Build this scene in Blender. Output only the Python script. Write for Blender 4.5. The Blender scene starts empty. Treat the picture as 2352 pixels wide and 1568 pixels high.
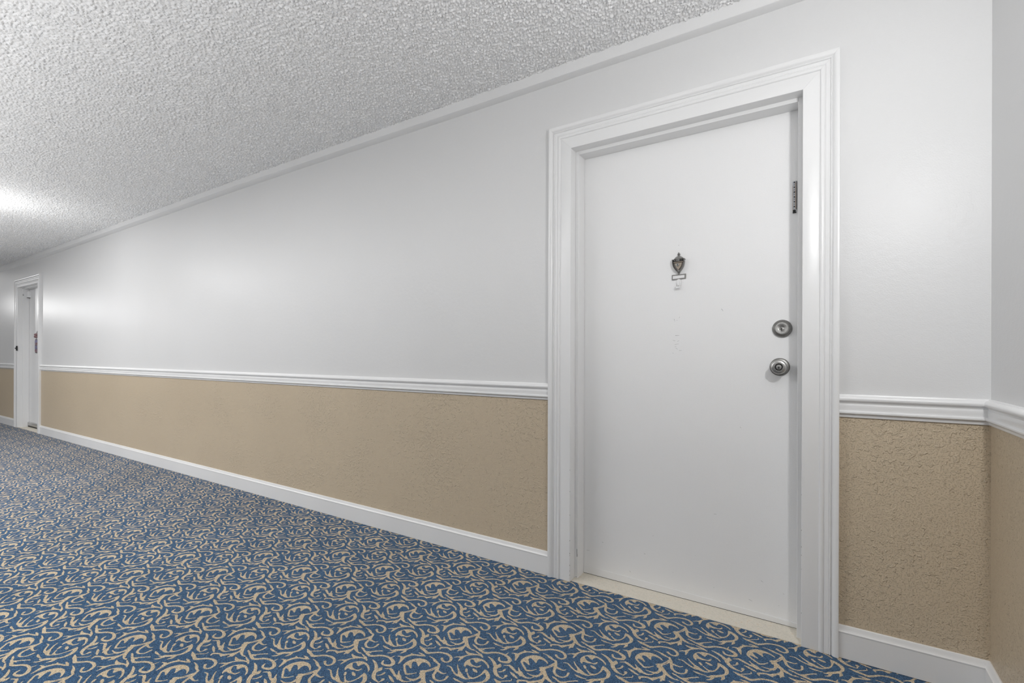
import bpy, bmesh, math, random
import numpy as np
from mathutils import Vector, Matrix

S = bpy.context.scene
COL = S.collection
PI = math.pi

# Corridor with a white flush door, chair rail and scroll carpet (Blender 4.5)
WORLD_STRENGTH = 0.05
LAMPS = [   # corridor lamps on the camera side of the corridor, spaced 6.4 m
    ('corridor_lamp', (0.415, -1.22, 1.80), 24.5, 0.05),
    ('corridor_lamp', (-6.05, -1.09, 1.95), 8.4, 0.10),
    ('corridor_lamp', (-12.3, -1.09, 1.95), 34.0, 0.10),
]
# added soft fills behind the camera: one washing the ceiling, one washing the floor
AREAS = [('fill_uplight', (-3.5, -2.44, 1.40), (10.4, 0.25), 74.0, PI * 0.9),
         ('fill_downlight', (-5.8, -2.55, 2.38), (7.2, 0.5), 182.0, 0.0)]
CEIL_ALB = 0.95
CEIL_BUMP = 0.011
POPCORN = 0.0050
SHEEN = 0.2
BLUE = [(0.004, 0.024, 0.064), (0.020, 0.080, 0.180), (0.090, 0.210, 0.380)]
TAN = [(0.38, 0.29, 0.175), (0.69, 0.55, 0.37), (0.90, 0.76, 0.56)]
SCROLL=[
[(-9920,-5368,78),(-9850,-5450,78)],
[(-9721,-5240,67),(-9624,-5277,112),(-9546,-5297,56)],
[(-9781,-5504,34),(-9664,-5595,45),(-9551,-5645,90),(-9442,-5589,56),(-9370,-5447,45),(-9339,-5290,56),(-9343,-5125,101)],
[(-9387,-5053,22),(-9302,-5112,123),(-9154,-5212,134),(-9071,-5323,134),(-9052,-5473,101),(-9101,-5598,67),(-9191,-5709,101),(-9314,-5814,101),(-9421,-5896,123),(-9499,-5972,67),(-9590,-6004,22)],
[(-9397,-5933,90),(-9444,-6080,67),(-9549,-6161,22)],
[(-9140,-5689,112),(-9104,-5797,101),(-9147,-5929,22)],
[(-10314,-5346,22),(-10207,-5466,45),(-10053,-5594,67),(-9920,-5704,157),(-9751,-5761,101),(-9600,-5744,45),(-9476,-5611,34)],
[(-10588,-5581,22),(-10441,-5558,45),(-10260,-5671,56),(-10085,-5755,56),(-9965,-5761,101),(-9883,-5736,90)],
[(-10670,-5081,22),(-10572,-4994,45),(-10452,-4941,101),(-10380,-4788,56),(-10265,-4673,45),(-10112,-4562,45),(-9973,-4510,67),(-9833,-4544,34)],
[(-10431,-4958,101),(-10428,-5078,67),(-10428,-5168,22)],
[(-10557,-4588,22),(-10430,-4633,90),(-10321,-4641,123),(-10196,-4592,90),(-10098,-4529,34)],
[(-10162,-4429,22),(-10001,-4466,78),(-9839,-4547,45)],
[(-9689,-4420,22),(-9526,-4468,78),(-9352,-4566,101),(-9216,-4685,112),(-9100,-4841,90),(-9011,-4953,101),(-8906,-5025,56),(-8779,-5081,22)],
[(-9186,-4723,90),(-9108,-4703,101),(-9050,-4636,78),(-9146,-4581,22)],
[(-8865,-5259,22),(-8734,-5296,78),(-8588,-5335,67),(-8443,-5373,67),(-8370,-5391,56)],
[(-10002,-5948,22),(-9870,-5972,78),(-9678,-5969,34),(-9609,-5951,22)],
[(-12125,-5257,22),(-11964,-5317,112),(-11782,-5359,101),(-11622,-5399,112),(-11474,-5304,78),(-11331,-5180,78),(-11180,-5115,67),(-11006,-5081,90),(-10821,-5117,90),(-10702,-5224,101),(-10671,-5354,78),(-10757,-5454,56),(-10885,-5446,67),(-10996,-5367,90)],
[(-11435,-5511,22),(-11269,-5527,45),(-11120,-5583,101),(-10973,-5637,67),(-10864,-5655,67)],
[(-10858,-5652,67),(-10803,-5762,90),(-10746,-5898,112),(-10693,-6062,90),(-10644,-6197,90),(-10513,-6304,78),(-10368,-6319,56),(-10248,-6255,45),(-10197,-6141,67),(-10213,-6002,78)],
[(-10692,-5948,90),(-10561,-5963,67),(-10427,-5961,45),(-10365,-5893,34)],
[(-10810,-5882,67),(-10857,-6026,34),(-10950,-6156,45),(-11025,-6261,112),(-11047,-6345,134)],
[(-11029,-6278,134),(-10877,-6429,123),(-10765,-6573,112),(-10602,-6654,90),(-10443,-6709,45),(-10292,-6689,22)],
[(-10923,-6458,90),(-10958,-6589,56),(-11022,-6725,67),(-11146,-6764,45)],
[(-10573,-6450,22),(-10462,-6485,45),(-10330,-6506,34)],
[(-10767,-6681,22),(-10777,-6819,67),(-10778,-6924,101),(-10794,-7050,22)],
[(-10794,-6882,90),(-10901,-6938,34),(-11022,-7041,22)],
[(-10244,-6555,22),(-10166,-6505,90),(-10089,-6430,34),(-9951,-6302,45),(-9818,-6190,34)],
[(-10255,-6562,34),(-10138,-6565,78),(-9999,-6578,34)],
[(-11449,-4921,22),(-11387,-4881,78),(-11221,-4807,34),(-11090,-4787,101),(-10995,-4742,90),(-10877,-4601,34),(-10759,-4590,90),(-10738,-4463,45),(-10761,-4348,22)],
[(-11074,-4809,90),(-11019,-4837,45)],
[(-11911,-5266,22),(-11769,-5159,34),(-11628,-5052,34),(-11640,-4962,22)],
[(-8300,-4270,34),(-8186,-4325,78),(-8075,-4268,56),(-8004,-4194,34),(-7944,-4113,34)],
[(-8093,-4448,22),(-7952,-4454,45),(-7816,-4422,67),(-7728,-4324,56),(-7699,-4195,90),(-7715,-4065,134)],
[(-7886,-3961,45),(-7800,-3949,134),(-7713,-3806,34),(-7631,-3652,45),(-7584,-3519,56)],
[(-7800,-3949,157),(-7681,-4071,157),(-7559,-4188,123),(-7427,-4295,101),(-7290,-4369,78),(-7185,-4408,45),(-7101,-4367,22)],
[(-8493,-4351,22),(-8402,-4449,45),(-8294,-4535,112),(-8155,-4626,90),(-7993,-4645,67),(-7885,-4589,34),(-7813,-4489,22)],
[(-8817,-4414,67),(-8682,-4486,78),(-8513,-4563,45),(-8358,-4562,90)],
[(-8596,-4701,22),(-8453,-4762,45),(-8318,-4813,34)],
[(-7512,-4240,90),(-7512,-4431,78),(-7530,-4550,112),(-7469,-4617,101)],
[(-7524,-4438,56),(-7642,-4595,34),(-7747,-4716,90),(-7800,-4789,101),(-7942,-4774,34),(-8066,-4827,34),(-8158,-4913,90),(-8128,-5000,45)],
[(-9106,-3798,22),(-9008,-3766,56),(-8884,-3811,146),(-8787,-4084,34)],
[(-8884,-3780,112),(-8836,-3624,90),(-8756,-3494,101),(-8632,-3414,56),(-8466,-3355,67),(-8307,-3284,34)],
[(-8824,-3426,22),(-8737,-3466,90)],
[(-8613,-3259,22),(-8477,-3267,78),(-8307,-3284,34)],
[(-7307,-4136,22),(-7173,-4173,56),(-7027,-4240,67),(-6884,-4201,56),(-6781,-4175,34)],
[(-6889,-4191,45),(-6789,-4087,45),(-6661,-3978,34),(-6525,-3891,34)],
[(-6971,-4402,34),(-6857,-4433,56),(-6703,-4462,56)],
[(-10165,-6607,22),(-10072,-6611,56),(-9957,-6614,90),(-9823,-6553,90),(-9684,-6431,90),(-9518,-6350,78),(-9363,-6321,78),(-9196,-6339,90),(-9030,-6404,123),(-8942,-6494,134),(-8958,-6611,123),(-9070,-6671,90),(-9189,-6700,67),(-9288,-6655,78),(-9340,-6555,56)],
[(-9231,-6261,45),(-9216,-6164,22)],
[(-8972,-6820,22),(-8868,-6749,45),(-8755,-6739,90),(-8593,-6808,78),(-8440,-6889,67),(-8332,-6876,123),(-8228,-6953,90)],
[(-8477,-6664,22),(-8376,-6781,67),(-8276,-6851,134)],
[(-9192,-7100,45),(-9068,-7247,90),(-8926,-7356,101),(-8782,-7395,56),(-8660,-7403,34)],
[(-8650,-7418,34),(-8619,-7334,34),(-8623,-7239,112)],
[(-8932,-7194,34),(-8849,-7119,45),(-8823,-7023,78),(-8829,-6959,34)],
[(-8606,-6996,22),(-8473,-7044,90),(-8353,-7098,78),(-8244,-7136,45)],
[(-9259,-6981,90),(-9162,-6989,134),(-9077,-6934,134),(-9111,-6839,45)],
[(-9171,-7087,67),(-9081,-7063,56)]]
LEAF=[
[(-10143,-5222),(-10198,-5050),(-10153,-4871),(-10014,-4715),(-9818,-4650),(-9617,-4677),(-9462,-4755),(-9347,-4856),(-9330,-4946),(-9462,-4828),(-9613,-4764),(-9750,-4732),(-9807,-4829),(-9828,-4916),(-9915,-4898),(-10024,-4833),(-10109,-4873),(-10066,-4965),(-9950,-5054),(-9802,-5075),(-9699,-5053),(-9635,-4930),(-9602,-4991),(-9651,-5103),(-9769,-5127),(-9888,-5175),(-9992,-5169),(-10056,-5201),(-10028,-5293),(-10065,-5288)],
[(-8596,-4050),(-8624,-3919),(-8593,-3747),(-8509,-3594),(-8374,-3477),(-8176,-3423),(-7997,-3449),(-7856,-3516),(-7756,-3615),(-7777,-3643),(-7859,-3592),(-7987,-3554),(-8105,-3570),(-8143,-3655),(-8115,-3771),(-8119,-3833),(-8235,-3759),(-8342,-3702),(-8426,-3725),(-8425,-3806),(-8321,-3934),(-8247,-4018),(-8289,-4045),(-8382,-4002),(-8470,-3985),(-8520,-4017),(-8454,-4093),(-8338,-4179),(-8236,-4272),(-8300,-4299),(-8426,-4207),(-8519,-4120)]]

# ---------------------------------------------------------------- camera
CAM_D, CAM_H = 2.05, 1.0497
FOCAL_PX, YAW, ROLL, HORIZON_DY = 1105.23, 0.5656, 0.0031, 34.33
cd = bpy.data.cameras.new('camera')
cd.sensor_width = 36.0
cd.lens = 36.0 * FOCAL_PX / 2352.0
cd.shift_y = HORIZON_DY / 2352.0
cd.clip_start = 0.05
cam = bpy.data.objects.new('camera', cd)
COL.objects.link(cam)
cam.matrix_world = (Matrix.Translation((0, -CAM_D, CAM_H)) @ Matrix.Rotation(YAW, 4, 'Z')
                    @ Matrix.Rotation(PI / 2, 4, 'X') @ Matrix.Rotation(ROLL, 4, 'Z'))
S.camera = cam

# ---------------------------------------------------------------- light and exposure
S.view_settings.view_transform = 'Standard'
S.view_settings.look = 'None'
S.view_settings.gamma = 1.0
S.view_settings.use_curve_mapping = False
S.view_settings.exposure = 0.08

w = bpy.data.worlds.new('ambient_fill')  # even white ambient added as fill, not a real source
S.world = w
w.use_nodes = True
w.node_tree.nodes['Background'].inputs[0].default_value = (1.0, 1.0, 1.0, 1)
w.node_tree.nodes['Background'].inputs[1].default_value = WORLD_STRENGTH


def lamp(name, loc, power, radius, color=(1, 1, 1)):
    l = bpy.data.lights.new(name, 'POINT')
    l.energy = power
    l.shadow_soft_size = radius
    l.color = color
    o = bpy.data.objects.new(name, l)
    o.location = loc
    COL.objects.link(o)
    return o


for L in LAMPS:
    lamp(*L)

for nm, loc, size, power, rx in AREAS:
    al = bpy.data.lights.new(nm, 'AREA')
    al.shape = 'RECTANGLE'
    al.size, al.size_y = size
    al.energy = power
    alo = bpy.data.objects.new(nm, al)
    alo.location = loc
    alo.rotation_euler = (rx, 0, 0)     # 0 shines down, PI shines up
    COL.objects.link(alo)

# ---------------------------------------------------------------- helpers


def nodes(m):
    m.use_nodes = True
    nt = m.node_tree
    return nt, nt.nodes['Principled BSDF']


def N(nt, kind, **kw):
    n = nt.nodes.new(kind)
    for k, v in kw.items():
        if k.startswith('i_'):
            n.inputs[k[2:].replace('_', ' ')].default_value = v
        else:
            setattr(n, k, v)
    return n


def ramp(nt, fac, pts, interp='LINEAR'):
    r = nt.nodes.new('ShaderNodeValToRGB')
    r.color_ramp.interpolation = interp
    e = r.color_ramp.elements
    while len(e) < len(pts):
        e.new(0.5)
    for k, (p, c) in enumerate(pts):
        e[k].position = p
        e[k].color = c if len(c) == 4 else (*c, 1)
    nt.links.new(fac, r.inputs[0])
    return r


def srgb(r, g, b):
    f = lambda c: (c / 255 / 12.92) if c <= 10.3 else ((c / 255 + 0.055) / 1.055) ** 2.4
    return (f(r), f(g), f(b), 1)


def G(v):
    return (v, v, v, 1)


def math_node(nt, op, a, b=None, clamp=False):
    n = nt.nodes.new('ShaderNodeMath')
    n.operation = op
    n.use_clamp = clamp
    for i, x in enumerate((a, b)):
        if x is None:
            continue
        if isinstance(x, (int, float)):
            n.inputs[i].default_value = x
        else:
            nt.links.new(x, n.inputs[i])
    return n.outputs[0]


def bump(nt, bsdf, height, strength, dist):
    b = N(nt, 'ShaderNodeBump')
    b.inputs['Strength'].default_value = strength
    b.inputs['Distance'].default_value = dist
    nt.links.new(height, b.inputs['Height'])
    nt.links.new(b.outputs[0], bsdf.inputs['Normal'])
    return b


def objco(nt):
    return N(nt, 'ShaderNodeTexCoord').outputs['Object']


def noise(nt, co, scale, detail=2.0, rough=0.5):
    n = N(nt, 'ShaderNodeTexNoise')
    n.inputs['Scale'].default_value = scale
    n.inputs['Detail'].default_value = detail
    n.inputs['Roughness'].default_value = rough
    nt.links.new(co, n.inputs['Vector'])
    return n.outputs['Fac']


def simple(name, col, rough=0.5, metal=0.0, spec=0.5, grain=None):
    m = bpy.data.materials.new(name)
    nt, b = nodes(m)
    b.inputs['Roughness'].default_value = rough
    b.inputs['Metallic'].default_value = metal
    b.inputs['Specular IOR Level'].default_value = spec
    co = objco(nt)
    n = noise(nt, co, grain or 40, 3)
    a = tuple(c * 0.96 for c in col[:3])
    c = tuple(min(1, c * 1.04) for c in col[:3])
    r = ramp(nt, n, [(0.3, a), (0.7, c)])
    nt.links.new(r.outputs[0], b.inputs['Base Color'])
    return m


# ---------------------------------------------------------------- materials
WHITE = 0.73


def mat_wall_white():
    m = bpy.data.materials.new('white_wall_paint')
    nt, b = nodes(m)
    co = objco(nt)
    big = noise(nt, co, 1.2, 2)
    r = ramp(nt, big, [(0.3, G(WHITE * 0.985)), (0.7, G(WHITE * 1.01))])
    nt.links.new(r.outputs[0], b.inputs['Base Color'])
    b.inputs['Roughness'].default_value = 0.37
    b.inputs['Specular IOR Level'].default_value = 0.34
    h = noise(nt, co, 260, 2)
    h2 = noise(nt, co, 45, 2)
    hh = math_node(nt, 'ADD', h, math_node(nt, 'MULTIPLY', h2, 1.2))
    bump(nt, b, hh, 0.35, 0.0012)
    return m


def mat_beige():
    m = bpy.data.materials.new('beige_knockdown_paint')
    nt, b = nodes(m)
    co = objco(nt)
    big = noise(nt, co, 1.0, 2)
    r = ramp(nt, big, [(0.3, (0.60, 0.495, 0.360)), (0.7, (0.625, 0.518, 0.378))])
    nt.links.new(r.outputs[0], b.inputs['Base Color'])
    b.inputs['Roughness'].default_value = 0.42
    # knock-down splats: thresholded noise whose density wanders over the wall
    dens = noise(nt, co, 3.0, 1)
    n1 = noise(nt, co, 62, 2.5, 0.55)
    n1 = math_node(nt, 'ADD', n1, math_node(nt, 'MULTIPLY', math_node(nt, 'SUBTRACT', dens, 0.5), 0.35))
    s1 = ramp(nt, n1, [(0.575, G(0)), (0.66, G(1))], 'EASE').outputs[0]
    n2 = noise(nt, co, 200, 2)
    s2 = ramp(nt, n2, [(0.53, G(0)), (0.63, G(1))], 'EASE').outputs[0]
    n3 = noise(nt, co, 420, 1)
    h = math_node(nt, 'ADD', math_node(nt, 'MULTIPLY', s1, 0.8), math_node(nt, 'MULTIPLY', s2, 0.6))
    h = math_node(nt, 'ADD', h, math_node(nt, 'MULTIPLY', n3, 0.25))
    bump(nt, b, h, 0.85, 0.0026)
    return m


def mat_trim():
    m = bpy.data.materials.new('white_trim_gloss')
    nt, b = nodes(m)
    co = objco(nt)
    big = noise(nt, co, 2.0, 2)
    r = ramp(nt, big, [(0.3, G(0.80)), (0.7, G(0.835))])
    nt.links.new(r.outputs[0], b.inputs['Base Color'])
    b.inputs['Roughness'].default_value = 0.3
    h = noise(nt, co, 140, 2)
    bump(nt, b, h, 0.22, 0.0006)
    return m


def mat_door():
    m = bpy.data.materials.new('white_door_paint')
    nt, b = nodes(m)
    co = objco(nt)
    big = noise(nt, co, 1.5, 2)
    r = ramp(nt, big, [(0.3, G(0.855)), (0.7, G(0.875))])
    nt.links.new(r.outputs[0], b.inputs['Base Color'])
    b.inputs['Roughness'].default_value = 0.42
    mp = N(nt, 'ShaderNodeMapping')
    mp.inputs['Scale'].default_value = (120, 120, 25)
    nt.links.new(co, mp.inputs['Vector'])
    h = noise(nt, mp.outputs[0], 1.0, 3)
    bump(nt, b, math_node(nt, 'ADD', h, noise(nt, co, 300, 1)), 0.3, 0.0009)
    return m


def mat_ceiling(relief=True):
    m = bpy.data.materials.new('popcorn_ceiling')
    nt, b = nodes(m)
    co = objco(nt)
    b.inputs['Base Color'].default_value = G(CEIL_ALB)
    b.inputs['Roughness'].default_value = 0.85
    b.inputs['Specular IOR Level'].default_value = 0.2
    if not relief:
        bump(nt, b, noise(nt, co, 380, 2, 0.6), 0.5, 0.002)
        return m
    wob = N(nt, 'ShaderNodeVectorMath', operation='ADD')
    nn = N(nt, 'ShaderNodeTexNoise')
    nn.inputs['Scale'].default_value = 70
    sc = N(nt, 'ShaderNodeVectorMath', operation='SCALE')
    sc.inputs['Scale'].default_value = 0.008
    nt.links.new(co, nn.inputs['Vector'])
    nt.links.new(nn.outputs['Color'], sc.inputs[0])
    nt.links.new(co, wob.inputs[0])
    nt.links.new(sc.outputs[0], wob.inputs[1])
    v = N(nt, 'ShaderNodeTexVoronoi', feature='SMOOTH_F1')
    v.inputs['Scale'].default_value = 150
    v.inputs['Smoothness'].default_value = 0.6
    nt.links.new(wob.outputs[0], v.inputs['Vector'])
    lump = math_node(nt, 'SUBTRACT', 0.75, v.outputs['Distance'], True)
    n1 = noise(nt, co, 190, 3, 0.6)
    h = math_node(nt, 'ADD', math_node(nt, 'MULTIPLY', lump, 0.8), math_node(nt, 'MULTIPLY', n1, 0.8))
    bump(nt, b, h, 0.7, CEIL_BUMP)
    return m


def scroll_tile():
    """The woven scroll figure, as a repeating height/colour field (one repeat)."""
    LX, LY = 0.3265, 0.2300
    ppm = 2400
    nx, ny = int(round(LX * ppm)), int(round(LY * ppm))
    fld = np.full((ny, nx), -0.006)
    X = (np.arange(nx) + .5) * LX / nx
    Y = (np.arange(ny) + .5) * LY / ny
    GX, GY = np.meshgrid(X, Y)

    def put(fun, x0, x1, y0, y1):
        for i in range(int(np.floor(x0 / LX)), int(np.floor(x1 / LX)) + 1):
            for j in range(int(np.floor(y0 / LY)), int(np.floor(y1 / LY)) + 1):
                ix = np.where((X + i * LX >= x0) & (X + i * LX <= x1))[0]
                iy = np.where((Y + j * LY >= y0) & (Y + j * LY <= y1))[0]
                if len(ix) == 0 or len(iy) == 0:
                    continue
                sl = np.s_[iy[0]:iy[-1] + 1, ix[0]:ix[-1] + 1]
                fld[sl] = np.maximum(fld[sl], fun(GX[sl] + i * LX, GY[sl] + j * LY))
    mg = 0.007
    for p in SCROLL:
        P = np.array([(a, b) for a, b, _ in p]) * 1e-4
        W = np.maximum(np.array([q[2] for q in p]) * 0.5e-4 + 0.0002, 0.0015)
        Q, R = [], []
        n = len(P)
        for k in range(n - 1):
            p0, p1, p2, p3 = P[max(k - 1, 0)], P[k], P[k + 1], P[min(k + 2, n - 1)]
            for t in (0, .33, .67):
                Q.append(.5 * ((2 * p1) + (-p0 + p2) * t + (2 * p0 - 5 * p1 + 4 * p2 - p3) * t * t + (-p0 + 3 * p1 - 3 * p2 + p3) * t ** 3))
                R.append(W[k] * (1 - t) + W[k + 1] * t)
        Q.append(P[-1])
        R.append(W[-1])
        for a, b, ra, rb in zip(Q[:-1], Q[1:], R[:-1], R[1:]):
            d = b - a
            LL = max(d @ d, 1e-12)

            def fun(x, y):
                t = np.clip(((x - a[0]) * d[0] + (y - a[1]) * d[1]) / LL, 0, 1)
                return ra + (rb - ra) * t - np.hypot(x - a[0] - t * d[0], y - a[1] - t * d[1])
            m_ = mg + max(ra, rb)
            put(fun, min(a[0], b[0]) - m_, max(a[0], b[0]) + m_, min(a[1], b[1]) - m_, max(a[1], b[1]) + m_)
    for p in LEAF:
        P = np.array(p) * 1e-4
        P0, P2, P3 = np.roll(P, 1, 0), np.roll(P, -1, 0), np.roll(P, -2, 0)
        P = np.stack([.5 * (2 * P + (P2 - P0) * t + (2 * P0 - 5 * P + 4 * P2 - P3) * t * t + (-P0 + 3 * P - 3 * P2 + P3) * t ** 3) for t in (0, .33, .67)], 1).reshape(-1, 2)

        def fun(x, y):
            ins = np.zeros(x.shape, bool)
            dd = np.full(x.shape, 9.)
            for k in range(len(P)):
                a, b = P[k], P[(k + 1) % len(P)]
                ins ^= ((a[1] > y) != (b[1] > y)) & (x < (b[0] - a[0]) * (y - a[1]) / (b[1] - a[1] + 1e-15) + a[0])
                e = b - a
                t = np.clip(((x - a[0]) * e[0] + (y - a[1]) * e[1]) / (e @ e), 0, 1)
                dd = np.minimum(dd, np.hypot(x - a[0] - t * e[0], y - a[1] - t * e[1]))
            return np.where(ins, dd, -dd)
        put(fun, P[:, 0].min() - mg, P[:, 0].max() + mg, P[:, 1].min() - mg, P[:, 1].max() + mg)
    v = np.clip(0.5 + fld / 0.012, 0, 1)
    img = bpy.data.images.new('scroll_weave', nx, ny, float_buffer=True, is_data=True)
    px = np.ones((ny, nx, 4), np.float32)
    px[..., :3] = v[..., None]
    img.pixels.foreach_set(px.ravel())
    img.update()
    img.pack()
    return img, LX, LY


def mat_carpet():
    m = bpy.data.materials.new('scroll_carpet')
    nt, b = nodes(m)
    img, LX, LY = scroll_tile()
    co = objco(nt)
    # tufts shift the edge of the figure a little, as the pile does
    jit = N(nt, 'ShaderNodeTexNoise')
    jit.inputs['Scale'].default_value = 420
    jit.inputs['Detail'].default_value = 1
    nt.links.new(co, jit.inputs['Vector'])
    js = N(nt, 'ShaderNodeVectorMath', operation='MULTIPLY_ADD')
    js.inputs[1].default_value = (0.0030, 0.0030, 0)
    js.inputs[2].default_value = (-0.0015, -0.0015, 0)
    nt.links.new(jit.outputs['Color'], js.inputs[0])
    ad = N(nt, 'ShaderNodeVectorMath', operation='ADD')
    nt.links.new(co, ad.inputs[0])
    nt.links.new(js.outputs[0], ad.inputs[1])
    mp = N(nt, 'ShaderNodeVectorMath', operation='MULTIPLY')
    mp.inputs[1].default_value = (1 / LX, 1 / LY, 1)
    nt.links.new(ad.outputs[0], mp.inputs[0])
    tx = N(nt, 'ShaderNodeTexImage', image=img, extension='REPEAT', interpolation='Linear')
    nt.links.new(mp.outputs[0], tx.inputs['Vector'])
    fig = tx.outputs['Color']
    mask = ramp(nt, fig, [(0.486, G(0)), (0.514, G(1))]).outputs[0]
    # tuft cells
    vo = N(nt, 'ShaderNodeTexVoronoi')
    vo.inputs['Scale'].default_value = 520
    nt.links.new(co, vo.inputs['Vector'])
    rnd = N(nt, 'ShaderNodeSeparateColor')
    nt.links.new(vo.outputs['Color'], rnd.inputs[0])
    blue = ramp(nt, rnd.outputs[0], [(0.0, BLUE[0]), (0.5, BLUE[1]), (1.0, BLUE[2])]).outputs[0]
    tan = ramp(nt, rnd.outputs[1], [(0.0, TAN[0]), (0.5, TAN[1]), (1.0, TAN[2])]).outputs[0]
    mix = N(nt, 'ShaderNodeMix', data_type='RGBA')
    nt.links.new(mask, mix.inputs[0])
    nt.links.new(blue, mix.inputs[6])
    nt.links.new(tan, mix.inputs[7])
    # broad wear
    wear = noise(nt, co, 1.6, 3)
    wr = ramp(nt, wear, [(0.3, G(0.86)), (0.7, G(1.1))]).outputs[0]
    mul = N(nt, 'ShaderNodeMix', data_type='RGBA', blend_type='MULTIPLY')
    mul.inputs[0].default_value = 1.0
    nt.links.new(mix.outputs[2], mul.inputs[6])
    nt.links.new(wr, mul.inputs[7])
    nt.links.new(mul.outputs[2], b.inputs['Base Color'])
    b.inputs['Roughness'].default_value = 0.9
    b.inputs['Specular IOR Level'].default_value = 0.15
    b.inputs['Sheen Weight'].default_value = SHEEN
    b.inputs['Sheen Roughness'].default_value = 0.35
    b.inputs['Sheen Tint'].default_value = (0.8, 0.9, 1.0, 1)
    # relief: the tan figure stands a little lower than the blue ground; each tuft is a bump
    edge = ramp(nt, fig, [(0.44, G(0.0)), (0.52, G(1)), (0.62, G(0.9))]).outputs[0]
    tuft = math_node(nt, 'SUBTRACT', 1.0, math_node(nt, 'MULTIPLY', vo.outputs['Distance'], 1.0))
    h = math_node(nt, 'ADD', math_node(nt, 'MULTIPLY', edge, 1.1), math_node(nt, 'MULTIPLY', tuft, 0.8))
    bump(nt, b, h, 0.9, 0.0035)
    return m


def mat_vinyl():
    m = bpy.data.materials.new('cream_vinyl')
    nt, b = nodes(m)
    co = objco(nt)
    n = noise(nt, co, 55, 4, 0.6)
    n2 = noise(nt, co, 220, 2)
    r = ramp(nt, n, [(0.35, (0.66, 0.62, 0.53)), (0.6, (0.72, 0.67, 0.58)), (0.74, (0.62, 0.5, 0.36))])
    r2 = ramp(nt, n2, [(0.3, G(0.88)), (0.5, G(1))])
    mul = N(nt, 'ShaderNodeMix', data_type='RGBA', blend_type='MULTIPLY')
    mul.inputs[0].default_value = 1
    nt.links.new(r.outputs[0], mul.inputs[6])
    nt.links.new(r2.outputs[0], mul.inputs[7])
    nt.links.new(mul.outputs[2], b.inputs['Base Color'])
    b.inputs['Roughness'].default_value = 0.5
    return m


def mat_metal(name, col, rough):
    m = bpy.data.materials.new(name)
    nt, b = nodes(m)
    co = objco(nt)
    n = noise(nt, co, 150, 3)
    r = ramp(nt, n, [(0.3, tuple(c * .85 for c in col)), (0.7, tuple(min(1, c * 1.1) for c in col))])
    nt.links.new(r.outputs[0], b.inputs['Base Color'])
    rr = ramp(nt, n, [(0.2, G(rough * .85)), (0.8, G(rough * 1.15))])
    nt.links.new(rr.outputs[0], b.inputs['Roughness'])
    b.inputs['Metallic'].default_value = 1.0
    return m


def mat_tag():
    """Printed paper tag: bands of blue and dark red."""
    m = bpy.data.materials.new('printed_tag')
    nt, b = nodes(m)
    co = objco(nt)
    sp = N(nt, 'ShaderNodeSeparateXYZ')
    nt.links.new(co, sp.inputs[0])
    z = math_node(nt, 'ADD', math_node(nt, 'MULTIPLY', sp.outputs[2], 1 / 0.19), 1.0)
    band = ramp(nt, z, [(0.0, srgb(150, 120, 125)), (0.10, srgb(110, 50, 58)), (0.28, srgb(92, 92, 130)), (0.55, srgb(110, 55, 50)), (0.76, srgb(100, 98, 150))], 'CONSTANT')
    n = noise(nt, co, 60, 2)
    sp2 = ramp(nt, n, [(0.52, G(0)), (0.6, G(1))])
    mix = N(nt, 'ShaderNodeMix', data_type='RGBA')
    nt.links.new(sp2.outputs[0], mix.inputs[0])
    nt.links.new(band.outputs[0], mix.inputs[6])
    mix.inputs[7].default_value = srgb(150, 145, 165)
    nt.links.new(mix.outputs[2], b.inputs['Base Color'])
    b.inputs['Roughness'].default_value = 0.5
    return m


M = dict(
    wall=mat_wall_white(), beige=mat_beige(), trim=mat_trim(), door=mat_door(), ceil=mat_ceiling(), ceil_near=mat_ceiling(False),
    carpet=mat_carpet(), vinyl=mat_vinyl(),
    nickel=mat_metal('satin_nickel', (0.50, 0.495, 0.48), 0.33),
    nickel_dark=mat_metal('shaded_nickel', (0.27, 0.265, 0.255), 0.40),
    pewter=mat_metal('pewter', (0.30, 0.295, 0.285), 0.38),
    brass=mat_metal('worn_brass', (0.42, 0.36, 0.30), 0.4),
    alu=mat_metal('aluminium', (0.60, 0.60, 0.60), 0.35),
    black=simple('black_plastic', srgb(18, 18, 18), 0.5),
    dark=simple('dark_recess', srgb(52, 50, 48), 0.6),
    white=simple('white_plastic', G(0.82), 0.35),
    paper=simple('white_card', G(0.84), 0.6),
    steel=mat_metal('grey_steel', (0.42, 0.43, 0.45), 0.4),
    rust=simple('rust_edge', srgb(150, 118, 80), 0.6),
    scuff=simple('grey_scuff', srgb(142, 142, 140), 0.7),
    pink=simple('pink_ribbon', srgb(150, 120, 122), 0.7),
    string=simple('grey_string', srgb(110, 105, 105), 0.8),
    tag=mat_tag(),
    lens=simple('dark_lens', srgb(95, 100, 95), 0.12),
)


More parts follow.
